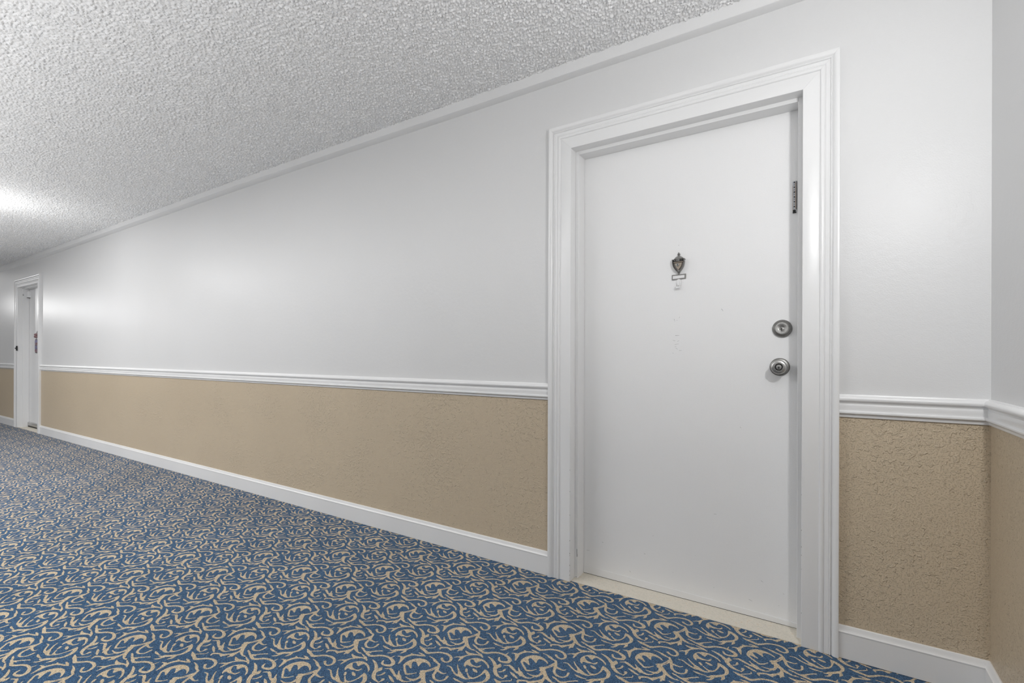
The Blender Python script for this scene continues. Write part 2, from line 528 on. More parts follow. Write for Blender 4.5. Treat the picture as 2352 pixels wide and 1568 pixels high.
class MB:
    """Collects shapes for ONE mesh object."""

    def __init__(s):
        s.v, s.f, s.mi = [], [], []

    def add(s, vs, fs, mi=0):
        o = len(s.v)
        s.v += [tuple(v) for v in vs]
        s.f += [tuple(i + o for i in f) for f in fs]
        s.mi += [mi] * len(fs)

    def box(s, x0, x1, y0, y1, z0, z1, mi=0):
        s.add([(x0, y0, z0), (x1, y0, z0), (x1, y1, z0), (x0, y1, z0), (x0, y0, z1), (x1, y0, z1), (x1, y1, z1), (x0, y1, z1)],
              [(0, 3, 2, 1), (4, 5, 6, 7), (0, 1, 5, 4), (1, 2, 6, 5), (2, 3, 7, 6), (3, 0, 4, 7)], mi)

    def loft(s, rings, closed=True, caps=True, mi=0):
        n = len(rings[0])
        vs = [p for r in rings for p in r]
        fs = []
        for i in range(len(rings) - 1):
            for j in range(n if closed else n - 1):
                k = (j + 1) % n
                fs.append((i * n + j, i * n + k, (i + 1) * n + k, (i + 1) * n + j))
        if caps:
            fs.append(tuple(range(n))[::-1])
            fs.append(tuple((len(rings) - 1) * n + j for j in range(n)))
        s.add(vs, fs, mi)

    def lathe(s, c, prof, seg=40, mi=0, sx=1.0, sz=1.0):
        """prof: (radius, distance out of the door, i.e. towards -y)"""
        rings = []
        for r, d in prof:
            rings.append([(c[0] + sx * r * math.cos(2 * PI * k / seg), c[1] - d, c[2] + sz * r * math.sin(2 * PI * k / seg)) for k in range(seg)])
        s.loft(rings, mi=mi)

    def prism(s, pts, y0, y1, mi=0, bev=0.0):
        """outline in x,z pushed from y0 to y1 (y1 < y0 is the front); bevelled front edge"""
        rings = [[(x, y0, z) for x, z in pts]]
        if bev:
            cx = sum(p[0] for p in pts) / len(pts)
            cz = sum(p[1] for p in pts) / len(pts)
            rings.append([(x, y1 + bev, z) for x, z in pts])
            R = max(math.hypot(x - cx, z - cz) for x, z in pts)
            k = 1 - bev / R
            rings.append([(cx + (x - cx) * k, y1, cz + (z - cz) * k) for x, z in pts])
        else:
            rings.append([(x, y1, z) for x, z in pts])
        s.loft(rings, mi=mi)

    def tube(s, pts, r, seg=10, mi=0):
        pts = [Vector(p) for p in pts]
        rr = r if isinstance(r, (list, tuple)) else [r] * len(pts)
        rings = []
        for i, p in enumerate(pts):
            d = (pts[min(i + 1, len(pts) - 1)] - pts[max(i - 1, 0)]).normalized()
            a = d.cross(Vector((0, 1, 0)))
            if a.length < 1e-4:
                a = d.cross(Vector((1, 0, 0)))
            a.normalize()
            b = d.cross(a)
            rings.append([tuple(p + rr[i] * (math.cos(2 * PI * k / seg) * a + math.sin(2 * PI * k / seg) * b)) for k in range(seg)])
        s.loft(rings, mi=mi)

    def build(s, name, mats, parent=None, smooth=35, origin=None):
        me = bpy.data.meshes.new(name)
        vs = s.v
        if origin is not None:
            vs = [(v[0] - origin[0], v[1] - origin[1], v[2] - origin[2]) for v in vs]
        me.from_pydata(vs, [], s.f)
        if not isinstance(mats, (list, tuple)):
            mats = [mats]
        for m in mats:
            me.materials.append(m)
        for p, k in zip(me.polygons, s.mi):
            p.material_index = k
        bm = bmesh.new()
        bm.from_mesh(me)
        bmesh.ops.recalc_face_normals(bm, faces=bm.faces)
        bm.to_mesh(me)
        bm.free()
        if smooth:
            for p in me.polygons:
                p.use_smooth = True
            me.set_sharp_from_angle(angle=math.radians(smooth))
        o = bpy.data.objects.new(name, me)
        COL.objects.link(o)
        if origin is not None:
            o.location = origin
        if parent:
            o.parent = parent
        return o


def tag(o, label=None, cat=None, group=None, kind=None):
    if label: o['label'] = label
    if cat: o['category'] = cat
    if group: o['group'] = group
    if kind: o['kind'] = kind
    return o


def empty(name, loc):
    o = bpy.data.objects.new(name, None)
    o.location = loc
    o.empty_display_size = 0.1
    COL.objects.link(o)
    return o


def copy_tree(o, parent=None):
    c = o.copy()
    COL.objects.link(c)
    c.parent = parent
    for ch in list(o.children):
        copy_tree(ch, c)
    return c


def smooth_prof(pts, cuts=None):
    return pts


# ---------------------------------------------------------------- the room
X_END, X_COR, Y_BACK = -20.0, 0.4535, -2.45
OX, OW, OZ = -0.9725, 0.925, 2.021        # near door opening: left edge, width, height
DX2 = -8.797                              # the far door stands this much further along
CT = [(-20.0, 2.425), (-10.75, 2.4245), (-8.3, 2.4284), (-6.0, 2.4385), (-3.79, 2.4460), (-3.36, 2.4443), (-2.16, 2.4388), (-1.9, 2.4378), (-0.49, 2.4356), (0.4535, 2.4345)]
CMID = [(-20.0, 2.378), (-10.74, 2.3777), (-8.3, 2.3745), (-6.0, 2.389), (-3.79, 2.3996), (-3.12, 2.3952), (-2.16, 2.3891), (-1.7, 2.384), (-0.49, 2.3805), (0.4535, 2.3810)]
CBOT = [(-20.0, 2.330), (-10.74, 2.3295), (-8.3, 2.3383), (-6.0, 2.350), (-3.79, 2.3585), (-2.95, 2.3592), (-2.16, 2.3546), (-1.58, 2.3520), (-0.49, 2.3526), (0.4535, 2.3505)]
T_CR = 0.046


def itp(tab, x):
    return float(np.interp(x, [a for a, _ in tab], [b for _, b in tab]))


def on_front(z0, t):
    """height at depth y=-t that lines up with height z0 on the wall line"""
    return CAM_H + (z0 - CAM_H) * (CAM_D - t) / CAM_D


def ceil_z(x):
    return on_front(itp(CT, x), T_CR)


# floor: the carpet
f = MB()
f.add([(X_END, Y_BACK, 0), (X_COR, Y_BACK, 0), (X_COR, 0.0, 0), (X_END, 0.0, 0)], [(0, 1, 2, 3)])
fl = f.build('floor', M['carpet'], smooth=0)
tag(fl, 'blue corridor carpet woven with tan scrolls and leaves', 'carpet', kind='structure')

# ceiling: real popcorn lumps, finest near the camera
YC0 = -1.66
gx = [X_COR]
while gx[-1] > -12.0:
    gx.append(gx[-1] - (0.0035 + max(0.0, -2.0 - gx[-1]) * 0.0009))
gx = np.array(gx[::-1])
XC0 = gx[0]
gy = np.linspace(YC0, 0.0, 430)
nxg, nyg = len(gx), len(gy)
rs = np.random.RandomState(3)


def blur(a, s):
    fy = np.fft.fftfreq(a.shape[0])[:, None]
    fx = np.fft.fftfreq(a.shape[1])[None, :]
    return np.real(np.fft.ifft2(np.fft.fft2(a) * np.exp(-2 * (PI * s) ** 2 * (fx * fx + fy * fy))))


def lumps(s0, s1):
    q = rs.randn(nyg, nxg)
    q = blur(q, s0) - blur(q, s1)
    return q / q.std()


hh = np.clip(lumps(0.60, 1.4) + 0.25 * lumps(1.5, 5.0) + 0.1, 0, 2.2) ** 0.8 * POPCORN
fade = np.clip((gx - XC0) / 1.0, 0.2, 1)[None, :]
zc = np.interp(gx, [a for a, _ in CT], [b for _, b in CT])
zc = CAM_H + (zc - CAM_H) * (CAM_D - T_CR) / CAM_D
zz = zc[None, :] - hh * fade
nv = nxg * nyg
co_ = np.empty((nyg, nxg, 3), np.float32)
co_[..., 0] = gx[None, :]
co_[..., 1] = gy[:, None]
co_[..., 2] = zz
xs = [X_END, -15.0] + [-13.5, XC0]
far_v = []
for x in xs:
    far_v += [(x, YC0, ceil_z(x)), (x, 0.0, ceil_z(x))]
far_v += [(X_END, Y_BACK, ceil_z(X_END)), (X_END, YC0, ceil_z(X_END))]
for x in xs[1:] + [X_COR]:
    far_v += [(x, Y_BACK, ceil_z(x)), (x, YC0, ceil_z(x))]
idx = np.arange(nv).reshape(nyg, nxg)
quads = np.stack([idx[:-1, :-1], idx[1:, :-1], idx[1:, 1:], idx[:-1, 1:]], -1).reshape(-1, 4)
fq = []
for i in range(len(xs) - 1):
    fq.append([nv + 2 * i, nv + 2 * i + 1, nv + 2 * i + 3, nv + 2 * i + 2])
o_ = nv + 2 * len(xs)
for i in range(len(xs)):
    fq.append([o_ + 2 * i, o_ + 2 * i + 1, o_ + 2 * i + 3, o_ + 2 * i + 2])
allv = np.concatenate([co_.reshape(-1, 3), np.array(far_v, np.float32)])
allq = np.concatenate([quads, np.array(fq)]).astype(np.int32)
me = bpy.data.meshes.new('ceiling')
me.vertices.add(len(allv))
me.vertices.foreach_set('co', allv.ravel())
me.loops.add(allq.size)
me.loops.foreach_set('vertex_index', allq.ravel())
me.polygons.add(len(allq))
me.polygons.foreach_set('loop_start', np.arange(0, allq.size, 4, dtype=np.int32))
me.materials.append(M['ceil_near'])
me.materials.append(M['ceil'])
me.polygons.foreach_set('material_index', np.r_[np.zeros(len(quads), np.int32), np.ones(len(fq), np.int32)])
me.polygons.foreach_set('use_smooth', np.ones(len(allq), bool))
me.update(calc_edges=True)
me.validate()
ce = bpy.data.objects.new('ceiling', me)
COL.objects.link(ce)
tag(ce, 'white popcorn textured ceiling', 'ceiling', kind='structure')

ZR = 0.88     # the paint changes colour behind the chair rail
wl = MB()
ZT = 2.46
TW = 0.15


def panel(x0, x1):
    wl.box(x0, x1, 0, TW, ZR, ZT, 0)
    wl.box(x0, x1, 0, TW, -0.02, ZR, 1)


o2 = OX + DX2
J = 0.021     # rough opening: room for the jambs
panel(X_END, o2 - J)
wl.box(o2 - J, o2 + OW + J, 0, TW, OZ + J, ZT, 0)
panel(o2 + OW + J, OX - J)
wl.box(OX - J, OX + OW + J, 0, TW, OZ + J, ZT, 0)
panel(OX + OW + J, X_COR + 0.1)
tag(wl.build('wall_back', [M['wall'], M['beige']], smooth=0), 'long wall, white above the chair rail and beige below, holding both doors', 'wall', kind='structure')

wr = MB()
wr.box(X_COR, X_COR + 0.1, Y_BACK, 0, ZR, ZT, 0)
wr.box(X_COR, X_COR + 0.1, Y_BACK, 0, -0.02, ZR, 1)
tag(wr.build('wall_right', [M['wall'], M['beige']], smooth=0), 'narrow strip of side wall meeting the corner at the right edge', 'wall', kind='structure')

we = MB()
we.box(X_END - 0.1, X_END, Y_BACK, TW, ZR, ZT, 0)
we.box(X_END - 0.1, X_END, Y_BACK, TW, -0.02, ZR, 1)
tag(we.build('wall_left', [M['wall'], M['beige']], smooth=0), 'end wall of the corridor, far off to the left', 'wall', kind='structure')

# crown: a flat board whose sloping underside returns to the wall; it wanders a little along the wall
cr = MB()
rings = []
for x in [X_END] + list(np.arange(-11.0, X_COR - 0.1, 0.2)) + [X_COR]:
    zt, zm, zb = ceil_z(x) + 0.004, on_front(itp(CMID, x), T_CR), on_front(itp(CBOT, x), 0.002)
    zu = min(zb, zm - 0.0008)
    rings.append([(x, 0.0, zt), (x, -T_CR, zt), (x, -T_CR, zm + 0.0035), (x, -T_CR - 0.0010, zm + 0.0028), (x, -T_CR - 0.0010, zm + 0.0010),
                  (x, -T_CR + 0.0008, zm), (x, -T_CR + 0.003, zm - 0.0006), (x, -0.004, zu), (x, 0.0, zu)])
cr.loft(rings)
tag(cr.build('trim_1', M['trim'], smooth=20), 'white crown moulding along the top of the long wall', 'crown moulding', kind='structure')

# profiles: (out from wall, height)
RAIL = [(0, .0800), (.0040, .0800), (.0062, .0788), (.0072, .0762), (.0112, .0755), (.0150, .0735), (.0182, .0700), (.0195, .0655), (.0192, .0618), (.0180, .0590),
        (.0150, .0568), (.0108, .0545), (.0078, .0512), (.0070, .0475), (.0084, .0462), (.0092, .0440), (.0096, .0380), (.0090, .0310), (.0080, .0262), (.0080, .0240), (.0100, .0228),
        (.0138, .0224), (.0160, .0208), (.0166, .0180), (.0158, .0150), (.0132, .0130), (.0098, .0116), (.0074, .0090), (.0062, .0050), (.0058, .0015), (.0046, 0), (0, 0)]
BASE = [(0, .1130), (.0030, .1130), (.0052, .1118), (.0066, .1085), (.0080, .1040), (.0098, .0990), (.0122, .0955), (.0132, .0952), (.0146, .0940), (.0150, .0918), (.0144, .0898), (.0138, .0890), (.0138, .0020), (0, .0020)]
Z_RAIL = 0.8412


def run_back(prof, z0, x0, x1, mitre=0):
    mb = MB()
    mb.loft([[(x0, -t, z0 + z) for t, z in prof], [(x1 - (t if mitre else 0), -t, z0 + z) for t, z in prof]])
    return mb


def run_right(prof, z0, y1):
    mb = MB()
    mb.loft([[(X_COR - t, -t, z0 + z) for t, z in prof], [(X_COR - t, y1, z0 + z) for t, z in prof]])
    return mb


CW = 0.1125   # casing width
segs = [(X_END, o2 - CW, 'beyond the far door'), (o2 + OW + CW, OX - CW, 'on the long stretch between the two doors'), (OX + OW + CW, X_COR, 'between the near door and the right corner')]
for k, (x0, x1, where) in enumerate(segs):
    tag(run_back(RAIL, Z_RAIL, x0, x1, k == 2).build('trim_2', M['trim'], smooth=28), 'white moulded chair rail ' + where, 'chair rail', kind='structure')
    tag(run_back(BASE, 0, x0, x1, k == 2).build('baseboard_back', M['trim'], smooth=28), 'white baseboard ' + where, 'baseboard', kind='structure')
tag(run_right(RAIL, Z_RAIL, Y_BACK).build('trim_3', M['trim'], smooth=28), 'white chair rail on the side wall at the right edge', 'chair rail', kind='structure')
tag(run_right(BASE, 0, Y_BACK).build('baseboard_right', M['trim'], smooth=28), 'white baseboard on the side wall at the right edge', 'baseboard', kind='structure')

# ---------------------------------------------------------------- doors
# casing profile: (distance from the opening, out from wall)
CAS = [(0.0, 0), (0.0, .0095), (.0012, .0110), (.0490, .0114), (.0508, .0108), (.0524, .0100), (.0534, .0116), (.0552, .0146), (.0580, .0160), (.0625, .0160), (.0655, .0150), (.0676, .0122), (.0690, .0112), (.0700, .0128),
       (.0716, .0138), (.0780, .0138), (.0812, .0144), (.0828, .0138), (.0836, .0126), (.0846, .0152), (.0858, .0174), (.0872, .0174), (.0884, .0152), (.0892, .0120), (.0902, .0118), (.0922, .0146), (.0950, .0180), (.0985, .0206), (.1030, .0222), (.1080, .0226), (.1112, .0220), (.1125, .0204), (.1125, 0)]
Y_STOP, Y_DOOR = 0.043, 0.1115
T_STOP, T_SIDE = 0.0160, 0.0160


def make_door(name, label, x_open, near):
    d = empty(name, (x_open + OW / 2, 0, 0))
    tag(d, label, 'door', kind='structure')
    XL, XR = x_open, x_open + OW

    def fin(mb, nm, mat, parent=d, smooth=28):
        o = mb.build(nm, mat, None, smooth)
        o.parent = parent
        # parents stand away from the origin, so undo their place once
        p, off = parent, Vector((0, 0, 0))
        o.matrix_parent_inverse = Matrix.Translation(-Vector((d.location.x, d.location.y, d.location.z)))
        return o
    # casing
    for side in (-1, 1):
        xo = XL if side < 0 else XR
        mb = MB()
        mb.loft([[(xo + side * wd, -t, 0.001) for wd, t in CAS], [(xo + side * wd, -t, OZ + wd - 0.0002) for wd, t in CAS]])
        fin(mb, 'casing_leg', M['trim'])
    mb = MB()
    mb.loft([[(XL - wd + 0.0002, -t, OZ + wd) for wd, t in CAS], [(XR + wd - 0.0002, -t, OZ + wd) for wd, t in CAS]])
    fin(mb, 'casing_head', M['trim'])
    # jambs and stops
    for side in (-1, 1):
        a = XL if side < 0 else XR
        mb = MB()
        mb.box(min(a, a + side * 0.02), max(a, a + side * 0.02), 0.0, TW + 0.01, 0, OZ)
        fin(mb, 'jamb', M['trim'])
        b_ = a - side * T_SIDE
        mb = MB()
        x0, x1 = min(a, b_), max(a, b_)
        e = 0.0015
        mb.loft([[(x, y, z) for x, y in ((x0, Y_STOP + e), (x0 + e, Y_STOP), (x1 - e, Y_STOP), (x1, Y_STOP + e), (x1, Y_DOOR), (x0, Y_DOOR))] for z in (0.0, OZ)])
        fin(mb, 'door_stop', M['trim'])
    mb = MB()
    mb.box(XL - 0.02, XR + 0.02, 0.0, TW + 0.01, OZ, OZ + 0.02)
    fin(mb, 'jamb_head', M['trim'])
    mb = MB()
    mb.box(XL + T_SIDE, XR - T_SIDE, Y_STOP, Y_DOOR, OZ - 0.0145, OZ)
    fin(mb, 'stop_head', M['trim'])
    # leaf
    ZB = 0.024
    mb = MB()
    g = 0.0018
    mb.box(XL + T_SIDE - 0.012, XR - T_SIDE + 0.012, Y_DOOR + g, Y_DOOR + g + 0.044, ZB - 0.016, OZ - 0.0145 + 0.01)
    leaf = fin(mb, 'door_leaf', M['door'], smooth=0)
    # threshold floor in the opening
    mb = MB()
    mb.box(XL, XR, 0.0, TW + 0.05, -0.01, 0.0015)
    fin(mb, 'threshold', M['vinyl'], smooth=0)
    return d, leaf, fin


d1, leaf1, fin1 = make_door('door_1', 'near white flush door with pewter knocker, deadbolt and round knob', OX, True)
d2, leaf2, fin2 = make_door('door_2', 'far narrow-looking white door at the left edge, seen at a glancing angle', OX + DX2, False)

XL, XR = OX + T_SIDE, OX + OW - T_SIDE
YD = Y_DOOR + 0.0018      # face of the leaf
DOOR_OFF = Matrix.Translation(-Vector(d1.location))


def sub(mb, nm, mat, parent, smooth=35):
    """a sub-part: its parent is a part whose own matrix is the identity in the world"""
    o = mb.build(nm, mat, None, smooth)
    o.parent = parent
    return o


# door sweep along the bottom of the near leaf: a thin painted strip, lifting a little at the right end
mb = MB()
rings = []
for x in np.linspace(XL + 0.001, XR - 0.001, 14):
    u = (x - XL) / (XR - XL)
    lift = 0.0020 + (0.004 * max(0, (u - 0.82) / 0.18) ** 2)
    zt = 0.0385 - 0.0140 * u - (0.003 * max(0, (u - 0.86) / 0.14))
    rings.append([(x, YD, 0.0035), (x, YD - lift * 0.6, 0.0035), (x, YD - lift, zt - 0.003), (x, YD - lift * 0.8, zt), (x, YD, zt)])
mb.loft(rings)
sweep = fin1(mb, 'door_sweep', M['trim'])
mb = MB()
mb.box(XL, XR, YD - 0.0012, YD + 0.02, 0.0014, 0.0034)  # dark strip stands in for the shade in the gap under the leaf
fin1(mb, 'gap_shade', M['dark'], smooth=0)

# ---- deadbolt
DB = (-0.1168, YD, 1.1622)
mb = MB()
mb.lathe(DB, [(.0300, -.001), (.0345, 0), (.0345, .0045), (.0338, .0062), (.0300, .0105), (.0252, .0150), (.0240, .0158)], 56)
bolt = fin1(mb, 'deadbolt', M['nickel_dark'])
tag(bolt, 'round satin nickel deadbolt')
mb = MB()
mb.lathe((DB[0] - .0012, DB[1], DB[2] + .001), [(.0225, .010), (.0228, .0190), (.0222, .0200), (.0100, .0204), (.0088, .0198)], 48)
sub(mb, 'lock_face', M['nickel'], bolt)
mb = MB()
mb.lathe((DB[0] - .001, DB[1], DB[2] - .004), [(.0088, .012), (.0088, .0206), (.0078, .0209), (.0070, .0200), (.0060, .0204)], 32)
sub(mb, 'lock_cylinder', M['nickel_dark'], bolt)
mb = MB()
mb.box(DB[0] - .0020, DB[0] + .0004, DB[1] - .0212, DB[1] - .0195, DB[2] - .0090, DB[2] - .0020)
mb.lathe((DB[0] - .0008, DB[1], DB[2] - .0010), [(.0022, .0195), (.0022, .0212)], 14)
sub(mb, 'keyway', M['black'], bolt)

# ---- knob
KB = (-0.1250, YD, 1.0118)
mb = MB()
mb.lathe(KB, [(.0310, -.001), (.0350, 0), (.0350, .0040), (.0335, .0064), (.0300, .0085), (.0200, .0100), (.0150, .0120), (.0135, .0180), (.0135, .0300)], 56)
rose = fin1(mb, 'door_knob', M['nickel_dark'])
tag(rose, 'round satin nickel door knob with keyhole')
mb = MB()
mb.lathe(KB, [(.0100, .0240), (.0150, .0270), (.0215, .0320), (.0262, .0400), (.0276, .0480), (.0272, .0540), (.0258, .0575), (.0235, .0592), (.0185, .0602), (.0148, .0602), (.0140, .0596), (.0132, .0560), (.0128, .0520)], 56)
sub(mb, 'knob_grip', M['nickel'], rose)
mb = MB()
mb.lathe(KB, [(.0128, .0500), (.0128, .0540), (.0104, .0545)], 36)
sub(mb, 'knob_recess', M['dark'], rose)
mb = MB()
mb.lathe(KB, [(.0102, .0500), (.0102, .0585), (.0094, .0598), (.0076, .0600), (.0070, .0592), (.0058, .0594)], 36)
sub(mb, 'lock_cylinder', M['nickel'], rose)
mb = MB()
mb.box(KB[0] - .0012, KB[0] + .0012, KB[1] - .0606, KB[1] - .0588, KB[2] - .0062, KB[2])
mb.lathe((KB[0], KB[1], KB[2] + .0006), [(.0021, .0588), (.0021, .0606)], 14)
sub(mb, 'keyway', M['black'], rose)

# ---- knocker.  k(u, v): picture-like coordinates in tenths of a millimetre around its middle
KX, KZ = -0.5108, 1.4555


def K(u, v, tilt=0.0):
    return (KX + u * 1e-3, KZ + v * 1e-3)


def ring_prism(mb, outer, inner, y0, y1, mi=0):
    n = len(outer)
    vs = [(x, y0, z) for x, z in outer] + [(x, y0, z) for x, z in inner] + [(x, y1, z) for x, z in outer] + [(x, y1, z) for x, z in inner]
    fs = []
    for j in range(n):
        k = (j + 1) % n
        fs += [(j, k, n + k, n + j), (2 * n + j, 3 * n + j, 3 * n + k, 2 * n + k), (j, 2 * n + j, 2 * n + k, k), (n + j, n + k, 3 * n + k, 3 * n + j)]
    mb.add(vs, fs, mi)


mb = MB()   # back plate: the urn outline
urn = [(-24, 14), (-21, 21), (-15, 28), (-8, 32), (0, 33), (8, 32), (15, 28), (20, 22), (24, 15), (25, 8), (24, -2), (21, -13), (16, -23), (9, -32), (3, -38), (0, -41), (-4, -38), (-10, -31), (-17, -22), (-22, -12), (-25, 0), (-25.5, 8)]
mb.prism([K(*p) for p in urn], YD, YD - 0.006, bev=0.002)
kn = fin1(mb, 'door_knocker', M['pewter'])
tag(kn, 'pewter urn-shaped door knocker reading 108')
mb = MB()   # dome above the number plate
mb.prism([K(*p) for p in [(-20.5, 19), (-15, 27), (-8, 31.5), (0, 33), (8, 31.5), (15, 27), (19.5, 21), (19, 20)]], YD - .005, YD - 0.012, bev=0.003)
sub(mb, 'dome', M['pewter'], kn)
mb = MB()   # finial
mb.prism([K(*p) for p in [(-1, 50.5), (3, 46), (5.2, 41.5), (4.2, 37.5), (2.5, 35), (3.4, 32), (-4.0, 32), (-3.2, 35), (-5.6, 37.5), (-5.2, 42)]], YD, YD - 0.009, bev=0.0025)
mb.lathe((KX - .0005, YD - .006, KZ + .0405), [(.0036, 0), (.0030, .004), (.0012, .0062)], 14)
sub(mb, 'finial', M['pewter'], kn)
mb = MB()   # knocker loop: a heavy U that ends in a point
lo = [(-26, 15), (-26.5, 5), (-25, -6), (-22, -15), (-16, -25), (-9, -33), (-2, -40), (0, -42), (3, -40), (10, -32), (17, -23), (22, -13), (25, -2), (26, 8), (26, 17)]
li = [(-22.6, 15), (-22.6, 5), (-21, -5), (-18, -13), (-12.5, -22), (-7, -28.5), (-2, -34), (0, -35.5), (2.5, -34), (8, -28), (13.5, -20), (18, -11), (21, -2), (22.4, 8), (22.4, 17)]
n = len(lo)
R = []
for (a, b), (a2, b2) in zip(lo, li):
    p, q = K(a, b), K(a2, b2)
    mx, mz = (p[0] + q[0]) / 2, (p[1] + q[1]) / 2
    R.append([(p[0], YD - .010, p[1]), (p[0], YD - .015, p[1]), (mx, YD - .0185, mz), (q[0], YD - .015, q[1]), (q[0], YD - .010, q[1])])
mb.loft(R)
for u, v in ((-24.5, 16), (24.3, 17.5)):
    x, z = K(u, v)
    mb.lathe((x, YD, z), [(.0030, 0), (.0030, .017), (.0018, .0185)], 14)
sub(mb, 'loop', M['pewter'], kn)
mb = MB()   # number plate, a touch askew
npl = [(-20.5, 19.6), (18.2, 20.6), (18.2, 8.8), (-20.5, 7.6)]
mb.prism([K(*p) for p in npl], YD - .005, YD - 0.0150, bev=0.001)
sub(mb, 'number_plate', M['dark'], kn)
mb = MB()
mb.prism([K(*p) for p in [(-22, 6.6), (20.5, 8.2), (20.5, 5.4), (-20.5, 3.6)]], YD - .005, YD - .0155, bev=.0008)
sub(mb, 'plate_lip', M['brass'], kn)
mb = MB()   # inner shield
mb.prism([K(*p) for p in [(-17, 3.6), (16.5, 5.2), (14, -7), (9, -17), (3, -26), (-1.5, -30), (-7, -22), (-13, -11)]], YD - .005, YD - .0135, bev=.003)
sub(mb, 'shield', M['brass'], kn)
mb = MB()   # viewer
vx, vz = K(-3.2, -5.6)
mb.lathe((vx, YD - .010, vz), [(.0066, 0), (.0066, .0060), (.0058, .0075), (.0042, .0078), (.0036, .0066)], 28)
sub(mb, 'viewer_ring', M['nickel'], kn)
mb = MB()
mb.lathe((vx, YD - .010, vz), [(.0037, .002), (.0034, .0070), (.0018, .0080)], 20)
sub(mb, 'viewer_lens', M['lens'], kn)
mb = MB()   # bottom facet and neck
mb.prism([K(*p) for p in [(-9, -30), (-1, -27), (9, -28), (0, -38.5)]], YD - .005, YD - .0125, bev=.002)
mb.prism([K(*p) for p in [(-6, -37), (6, -36), (3.5, -42), (1.6, -46), (-2.8, -46), (-3.6, -42)]], YD, YD - .010, bev=.002)
sub(mb, 'neck', M['pewter'], kn)
mb = MB()   # name frame
fo = [(-29.6, -46.8), (29.6, -45.0), (29.0, -66.4), (-29.8, -69.2)]
fi = [(-26.4, -50.8), (24.0, -49.0), (23.8, -62.0), (-26.4, -64.6)]
ring_prism(mb, [K(*p) for p in fo], [K(*p) for p in fi], YD, YD - .004)
sub(mb, 'name_frame', M['pewter'], kn)
mb = MB()
mb.prism([K(*p) for p in fi], YD, YD - .0022)
sub(mb, 'blank_card', M['paper'], kn)


def text_mesh(body, size, depth):
    cu = bpy.data.curves.new('text', 'FONT')
    cu.body = body
    cu.size = size
    cu.extrude = depth
    cu.align_x = 'CENTER'
    cu.align_y = 'CENTER'
    o = bpy.data.objects.new('text', cu)
    COL.objects.link(o)
    dg = bpy.context.evaluated_depsgraph_get()
    me = bpy.data.meshes.new_from_object(o.evaluated_get(dg))
    bpy.data.objects.remove(o)
    return me


def digit(body, u, v, size, parent):
    me = text_mesh(body, size, 0.0006)
    x, z = K(u, v)
    me.transform(Matrix.Translation((x, YD - .0153, z)) @ Matrix.Rotation(math.radians(1.5), 4, 'Y').inverted() @ Matrix.Rotation(PI / 2, 4, 'X'))
    me.materials.append(M['alu'])
    o = bpy.data.objects.new('digit', me)
    COL.objects.link(o)
    o.parent = parent
    return o


for ch, u, v, sz in (('1', -8.0, 14.0, .0098), ('0', -3.2, 14.1, .0098), ('8', 2.4, 14.2, .0098)):
    digit(ch, u, v, sz, kn)
mb = MB()
for u in (-17.0,):
    x, z = K(u, 13.6)
    mb.box(x - .0022, x + .0022, YD - .0159, YD - .0148, z - .0006, z + .0006)
x, z = K(11.5, 14.4)
mb.box(x - .0035, x + .0035, YD - .0155, YD - .0148, z - .0042, z + .0042, 1)
sub(mb, 'plate_mark', [M['alu'], M['dark']], kn, 0)

# ---- hinge-side metal strip near the upper right of the leaf
mb = MB()
mb.prism([(-.0832, 1.731), (-.0700, 1.733), (-.0700, 1.612), (-.0832, 1.610)], YD, YD - .004, bev=.0008)
st = fin1(mb, 'perforated_strip', M['steel'])
tag(st, 'narrow steel strip with a row of holes at the upper right edge')
for k in range(6):
    mb = MB()
    mb.lathe((-.0772, YD, 1.7270 - k * .0187), [(.0026, .003), (.0026, .0045), (.0018, .0048)], 14)
    sub(mb, 'hole', M['black'], st)
for k in range(5):
    mb = MB()
    mb.lathe((-.0774, YD, 1.7176 - k * .0187), [(.0014, .003), (.0014, .0045)], 10)
    sub(mb, 'small_hole', M['dark'], st)
mb = MB()
mb.box(-.0708, -.0690, YD - .006, YD, 1.622, 1.731)
sub(mb, 'dark_edge', M['black'], st, 0)
mb = MB()
mb.box(-.0738, -.0722, YD - .0046, YD - .003, 1.624, 1.727)
mb.box(-.0830, -.0820, YD - .0046, YD - .003, 1.617, 1.715)
sub(mb, 'rust_edge', M['rust'], st, 0)
mb = MB()
mb.box(-.0826, -.0704, YD - .0056, YD - .002, 1.6085, 1.6125)
mb.lathe((-.0772, YD, 1.6165), [(.0050, .002), (.0050, .0062), (.0035, .0078)], 18)
sub(mb, 'end_screw', M['black'], st)

# ---- scuffs on the near leaf and jambs
rng = random.Random(7)
mb = MB()


def px_door(x, y):
    """place on the leaf seen at picture position x, y (2352 x 1568 frame)"""
    a = (x - 1176) / FOCAL_PX
    b = -(y - 784 - HORIZON_DY) / FOCAL_PX
    cr_, sr_ = math.cos(ROLL), math.sin(ROLL)
    a, b = cr_ * a - sr_ * b, sr_ * a + cr_ * b
    c_, s_ = math.cos(YAW), math.sin(YAW)
    t = (CAM_D + YD) / (s_ * a + c_)
    return (c_ * a - s_) * t, CAM_H + b * t


